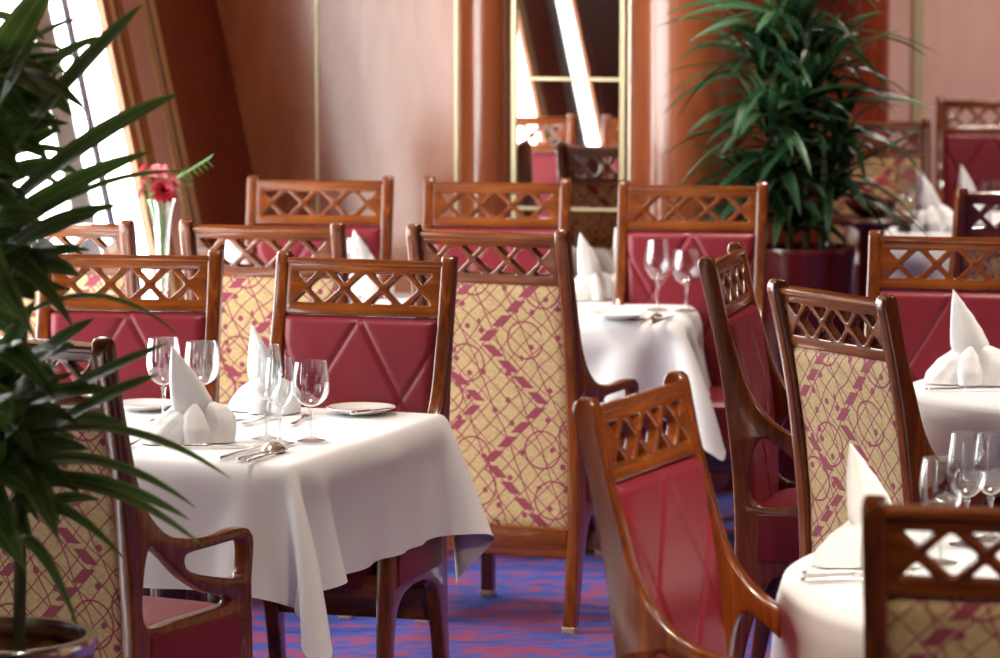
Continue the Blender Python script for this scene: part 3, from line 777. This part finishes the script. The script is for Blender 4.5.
def leaf_into(V, F, U, base, ctrl, tip, wid, nseg=12, fold=.25, sidev=None, twist=0):
    base, ctrl, tip = Vector(base), Vector(ctrl), Vector(tip)
    up0 = Vector((0, 0, 1))
    i0 = len(V)
    for k in range(nseg + 1):
        t = k / nseg
        p = base * (1-t)**2 + ctrl * 2*t*(1-t) + tip * t*t
        d = ((ctrl - base) * (1-t) + (tip - ctrl) * t).normalized()
        s = d.cross(up0) if sidev is None else Vector(sidev) - d * d.dot(Vector(sidev))
        if s.length < .15: s = d.cross(Vector((.3, 1, 0)))
        s.normalize()
        if twist: s = Matrix.Rotation(twist * (0.3 + .7 * t), 3, d) @ s
        nrm = s.cross(d)
        w = wid * min(1, (.42 + 2.2 * t)) * (1 - t ** 2.4) ** .9 + .0006
        V += [p - s * w + nrm * w * fold, p - s * w * .45 + nrm * w * fold * .35, p, p + s * w * .45 + nrm * w * fold * .35, p + s * w + nrm * w * fold]
        U += [(0, t), (.27, t), (.5, t), (.73, t), (1, t)]
    for k in range(nseg):
        for j in range(4):
            a = i0 + k*5 + j; F.append((a, a+1, a+6, a+5))
def leaf_mesh(V, F, U):
    me = bpy.data.meshes.new('leaves'); me.from_pydata([tuple(v) for v in V], [], F); me.update()
    uv = me.uv_layers.new(name='UVMap')
    for l in me.loops: uv.data[l.index].uv = U[l.vertex_index]
    me.shade_smooth(); return me
V, F, U = [], [], []
for k in range(7):
    b = Vector((0, 0, .28)); a = k * .9
    leaf_into(V, F, U, b, b + Vector((.05 * math.cos(a), .04 * math.sin(a), .06)), b + Vector((.11 * math.cos(a), .09 * math.sin(a), .05 + .05 * math.sin(k * 2))), .006, 6)
for k in range(9):
    t = k / 8; c = Vector((.02 + .12 * t, 0, .33 + .075 * t))
    for s in (-1, 1): leaf_into(V, F, U, c, c + Vector((.012, s * .01, .012 * s)), c + Vector((.022, s * .012, .022 * s)), .004, 3)
link('foliage', leaf_mesh(V, F, U), M_FERN, bq)

# pink flowers far right behind the palm
fp = at_y(872, 200, 15.2)
fb = empty('flower_bowl', (fp.x, fp.y, fp.z - .06), 0, 'low bowl of mauve flowers beyond the large potted plant', 'flowers')
link('bowl', lathe(cr([(.0001, 0), (.05, .002), (.09, .03), (.11, .06)], 4) + [(.10, .06), (.05, .01), (.0001, .008)], 24), M_POT, fb)
for k in range(16):
    a = k * 2.4; r = .03 + .10 * ((k * .618) % 1)
    o = link('mauve_bloom', BLM['lily'], (M_PINK2, M_PINK)[k % 2], fb, (r * math.cos(a) * 1.2, r * math.sin(a), .09 + .05 * ((k * .37) % 1)))
    o.scale = (1.1,) * 3; o.rotation_euler = (.6 * math.sin(a), .6 * math.cos(a), a)
ps = empty('pedestal_stand', (fp.x, fp.y, 0), 0, 'dark pedestal under the bowl of mauve flowers', 'stand')
zz = fp.z - .06
link('shaft', lathe([(.0001, .03), (.06, .03), (.05, .1), (.05, zz - .06), (.09, zz - .03), (.0001, zz - .03)], 24), M_TABLE, ps)
link('top', lathe([(.0001, zz - .03), (.15, zz - .03), (.16, zz - .015), (.15, zz - .001), (.0001, zz - .001)], 32), M_TABLE, ps)
link('base', lathe([(.0001, 0), (.18, 0), (.18, .02), (.06, .04), (.0001, .04)], 32), M_TABLE, ps)

# ------------------------------------------------------------------ plants
def pot(root, r, h, mat=None):
    mat = mat or M_STEEL
    link('planter', lathe([(.0001, 0), (r * .80, 0), (r * .82, .02), (r * .97, h - .05), (r * .985, h - .025), (r * .93, h - .025), (r * .88, h - .10), (.0001, h - .10)], 48), M_POT, root)
    link('planter_rim', lathe([(r * .90, h - .03), (r * .985, h - .03), (r * 1.0, h - .018), (r * 1.0, h - .006), (r * .985, h), (r * .90, h), (r * .885, h - .012), (r * .90, h - .03)], 56), mat, root)
    def so(u, v):
        th = 2 * PI * u; rr = r * .90 * v
        return (rr * math.cos(th), rr * math.sin(th), h - .055 + .012 * math.sin(23 * th + v * 31) * v + .01 * math.cos(v * 20))
    vs, fs = grid(48, 12, so, True); link('soil', mesh(vs, fs, ang=70), M_SOIL, root)
# foreground plant
YP = 7.35
pp = at_y(-8, 634, YP)
HP = pp.z
pl1 = empty('potted_dracaena', (pp.x, YP, 0), 0, 'large blurred strap-leaved plant in a maroon pot at the left foreground', 'plant')
pot(pl1, .195, HP)
def W2L(p): return Vector((p.x - pp.x, p.y - YP, p.z))
V, F, U = [], [], []
rnd = random.Random(11)
def L(bx, by, tx, ty, sag, wpx, dy0=0, dy1=0, tw=0, cxs=.5):
    """leaf from one image place to another at its own real depth"""
    b = at_y(bx, by, YP + dy0); t = at_y(tx, ty, YP + dy1)
    c = b.lerp(t, cxs) + Vector((0, (dy0 + dy1) * .2, sag * (b - t).length))
    leaf_into(V, F, U, W2L(b), W2L(c), W2L(t), wpx / 545 / 2 * 1.45, 16, .25, None, tw)
# upper head
for a in ((-30, 215, 143, 4, .05, 44, 0, -.15, .9), (-25, 245, 181, 93, .12, 34, 0, -.05, .8), (-35, 170, 112, 36, .28, 22, .1, .15, .7), (-30, 120, 60, -30, .1, 30, 0, .2, .8),
          (-20, 262, 190, 172, .22, 12, 0, .1, .5), (-30, 255, 150, 152, .1, 26, .05, .1, .9), (-25, 270, 120, 205, .12, 26, -.05, -.1, .7), (-30, 290, 98, 214, .15, 28, -.1, -.2, .8),
          (-30, 190, 38, 30, .05, 28, -.1, -.2, 1.0), (-40, 220, 60, 70, .1, 30, .1, .1, .9), (-40, 120, 85, 18, .25, 18, .2, .2, .6), (-30, 300, 90, 250, .2, 24, 0, -.1, .8),
          (-30, 250, 75, 330, .35, 22, -.1, -.25, .6), (-30, 270, 40, 350, .4, 24, -.2, -.3, .6), (-40, 230, 20, 310, .3, 26, -.2, -.3, .6), (-30, 150, 70, 105, .2, 24, .1, .1, .8),
          (-40, 60, 30, 75, .3, 22, .1, .1, .8), (-40, 20, 45, 40, .25, 18, .15, .2, .7), (-30, 320, 70, 290, .25, 24, -.1, -.2, .7), (-40, 160, 25, 180, .3, 30, -.1, -.2, .8),
          (-35, 235, 45, 215, .15, 34, -.15, -.2, .8), (-30, 300, 30, 245, .05, 30, -.15, -.2, .9), (-35, 330, 55, 270, .15, 30, 0, 0, .9), (-20, 180, 60, 130, .1, 30, .05, 0, .9)): L(*a)
# lower head
for a in ((5, 330, 182, 338, .42, 11, 0, .05, .5), (10, 430, 168, 343, .06, 20, 0, -.1, .8), (20, 455, 160, 374, .1, 22, -.05, -.15, .8), (0, 450, 231, 479, .30, 14, -.05, -.1, .6),
          (10, 470, 196, 508, .28, 15, -.05, -.1, .6), (15, 490, 205, 548, .28, 15, -.1, -.15, .6), (15, 485, 190, 520, .22, 20, -.1, -.1, .7), (10, 500, 125, 560, .30, 13, -.1, -.2, .6),
          (25, 470, 60, 545, .25, 20, -.15, -.3, .4), (0, 400, 95, 318, .1, 24, 0, -.05, .9), (0, 420, 110, 390, .15, 26, 0, -.1, .8), (0, 380, 75, 345, .1, 28, .05, 0, .9),
          (-10, 390, 35, 300, .02, 26, 0, 0, 1.0), (-10, 420, 50, 375, .1, 30, -.1, -.15, .8), (-10, 440, 60, 410, .15, 30, -.1, -.2, .8), (-10, 460, 90, 450, .2, 26, -.1, -.2, .8),
          (-5, 470, 40, 500, .25, 28, -.15, -.25, .7), (0, 480, 130, 470, .22, 20, 0, .05, .7), (-10, 350, 55, 400, .3, 26, -.1, -.2, .6), (5, 500, 75, 520, .25, 22, -.1, -.2, .7),
          (15, 520, 100, 500, .2, 18, 0, 0, .7), (10, 540, 82, 640, .55, 12, -.12, -.22, .5), (-10, 520, 30, 580, .3, 24, -.15, -.2, .6), (-10, 400, 15, 430, .3, 30, -.2, -.25, .7),
          (20, 440, 125, 425, .2, 20, .05, 0, .7), (20, 400, 60, 330, .05, 18, .1, .1, .8), (-20, 500, 10, 450, 0.05, 30, -.1, -.15, .9), (-10, 480, 25, 400, 0.05, 26, -.15, -.2, .9)): L(*a)
for k in range(90):
    by = rnd.choice((rnd.uniform(60, 310), rnd.uniform(380, 500))); a = rnd.uniform(-1.3, 1.0); ln = rnd.uniform(50, 105)
    L(rnd.uniform(-45, 5), by, -15 + ln * math.cos(a), by + ln * math.sin(a) * .9, rnd.uniform(.05, .35), rnd.uniform(16, 32), rnd.uniform(-.1, .2), rnd.uniform(-.25, .35), rnd.uniform(.4, 1))
link('foliage', leaf_mesh(V, F, U), M_LEAF, pl1)
b0 = W2L(at_y(18, 645, YP)); t0 = W2L(at_y(15, 420, YP))
link('stem', tube(cr([(b0.x, b0.y, HP - .06), (b0.x + .006, 0, HP + .15), (t0.x, 0, t0.z)], 5), .012, 10), M_STEM, pl1)
t1 = W2L(at_y(-25, 60, YP + .05)); link('stem', tube(cr([(b0.x - .09, .05, HP - .06), (b0.x - .1, .05, HP + .3), (t1.x, .05, t1.z)], 6), .014, 10), M_STEM, pl1)
# large plant behind
YQ = 13.05
q0 = at_y(806, 246, YQ); HQ = q0.z
pl2 = empty('potted_palm', (q0.x, YQ, 0), 0, 'big bushy green plant in a dark maroon planter before the right wall', 'plant')
pot(pl2, .165, HQ, M_POT)
V, F, U = [], [], []
rnd = random.Random(5)
heads = [(782, 165, 46, 95), (765, 60, 46, 105), (800, 110, 50, 110), (800, 20, 40, 110), (832, 185, 40, 90), (755, 195, 34, 80), (790, 215, 36, 70), (812, -25, 30, 105), (820, 65, 34, 95), (770, 120, 36, 95), (835, 140, 24, 85)]
for hx, hy, n, ln in heads:
    dyh = rnd.uniform(-.12, .12)
    for k in range(n):
        a = 2 * PI * k * .618; el = rnd.uniform(-.15, 1.25); l = ln / 300 * rnd.uniform(.7, 1.2)
        b = at_y(hx + rnd.uniform(-6, 6), hy + rnd.uniform(-12, 22), YQ + dyh) - Vector((q0.x, YQ, 0))
        d = Vector((math.cos(a) * math.cos(el), math.sin(a) * math.cos(el) * .75, math.sin(el)))
        c = b + d * l * .55 + Vector((0, 0, .05)); t = b + d * l * Vector((1.1, 1, .6 if el > .5 else 1)).length / 1.6 + Vector((0, 0, -.10 * rnd.uniform(.3, 2.0)))
        leaf_into(V, F, U, b, c, t, rnd.uniform(.017, .030), 9, .25, None, rnd.uniform(-.5, .5))
for bx, by, tx, ty, sg, w in ((800, 110, 905, 30, .25, .018), (800, 130, 880, 40, .2, .018), (815, 190, 928, 128, .05, .016), (790, 95, 663, 75, .3, .018), (780, 150, 672, 195, .3, .016), (780, 60, 655, 28, .35, .018), (800, 30, 700, 60, .4, .018), (800, 60, 885, 12, .2, .018), (790, 120, 860, 70, .1, .03), (785, 195, 690, 235, .3, .014), (785, 180, 682, 150, .3, .016), (800, 60, 898, 95, .35, .016)):
    b = at_y(bx, by, YQ) - Vector((q0.x, YQ, 0)); t = at_y(tx, ty, YQ + rnd.uniform(-.2, .1)) - Vector((q0.x, YQ, 0))
    leaf_into(V, F, U, b, b.lerp(t, .5) + Vector((0, 0, sg * (b - t).length)), t, w, 14, .25, None, .4)
link('foliage', leaf_mesh(V, F, U), M_LEAF2, pl2)
for dx, top in ((-.05, 60), (.0, -20), (.05, 120)):
    tz = at_y(800, top, YQ).z
    link('stem', tube(cr([(dx, 0, HQ - .07), (dx * 1.2, .01, HQ + .3), (dx * .8, 0, tz)], 6), .013, 8), M_STEM, pl2)

# ------------------------------------------------------------------ light
wd = bpy.data.worlds.new('daylight'); SC.world = wd; wd.use_nodes = True
wd.node_tree.nodes['Background'].inputs[0].default_value = (1.0, .985, .97, 1); wd.node_tree.nodes['Background'].inputs[1].default_value = 12.0
def area(name, loc, target, sx, sy, power, col, spread=PI, portal=False):
    l = bpy.data.lights.new(name, 'AREA'); l.shape = 'RECTANGLE'; l.size = sx; l.size_y = sy; l.energy = power; l.color = col; l.spread = spread
    o = bpy.data.objects.new(name, l); C.objects.link(o); o.location = loc
    o.rotation_euler = (Vector(target) - Vector(loc)).to_track_quat('-Z', 'Y').to_euler()
    if portal: l.cycles.is_portal = True
    return o
for a0, a1, zl, zh in SPANS:
    s = (a0 + a1) / 2; e = a1 - a0; zc = (zl + zh) / 2
    c = winpt(s, zc, -.06); n = (DU + Vector((0, 0, LEAN))).normalized()
    o = area('window_portal', c, c + n, e + .1, zh - zl + .1, 10, (1, 1, 1), portal=True)
    yv = (Vector((0, 0, 1)) - DU * LEAN).normalized(); xv = yv.cross(n)
    o.rotation_euler = Matrix((xv, yv, n)).transposed().to_quaternion().to_euler() if False else Matrix(((-xv).to_tuple(), yv.to_tuple(), (-n).to_tuple())).transposed().to_euler()
for x, y, pw in ((1.2, 7.7, 8), (-.5, 9.5, 7), (1.3, 10.4, 9), (-.2, 11.9, 8), (.9, 12.6, 8), (2.0, 14.7, 34), (2.4, 17.2, 26), (2.6, 18.9, 30), (1.8, 5.6, 8), (3.3, 9.4, 30)):  # unseen overhead lights; strong ones added to brighten far table, far wall, cloth sides
    area('ceiling_fill', (x, y, ZC - .03), (x, y, 0), .25, .25, pw, (1, .90, .78), math.radians(84 if pw < 20 else 130))
area('accent_fill', (1.7, 4.2, ZC - .03), (.95, 6.1, .8), .2, .2, 5, (1, .86, .70), math.radians(50))  # unseen spotlight added to brighten the nearest chair's back
area('accent_fill', (.8, 5.2, ZC - .03), (.5, 7.3, .9), .2, .2, 9, (1, .84, .66), math.radians(44))  # another added light out of view, lifting the side of the red chair

# ------------------------------------------------------------------ camera and view
cam = bpy.data.cameras.new('camera'); co = bpy.data.objects.new('camera', cam); C.objects.link(co)
cam.sensor_width = 36; cam.lens = FPX * 36 / 1000; co.location = (0, 0, CAMH); co.rotation_euler = (PI / 2 - PITCH, 0, 0)
cam.clip_end = 100; cam.dof.use_dof = True; cam.dof.focus_distance = 9.2; cam.dof.aperture_fstop = .144 / .030
SC.camera = co
SC.view_settings.view_transform = 'Standard'; SC.view_settings.look = 'None'; SC.view_settings.gamma = 1; SC.view_settings.use_curve_mapping = False
SC.view_settings.exposure = 0.25
SC.cycles.max_bounces = 10; SC.cycles.transparent_max_bounces = 24; SC.cycles.diffuse_bounces = 4; SC.cycles.glossy_bounces = 6
SC.cycles.caustics_reflective = False; SC.cycles.caustics_refractive = False; SC.cycles.sample_clamp_indirect = 8
SC.cycles.use_denoising = True
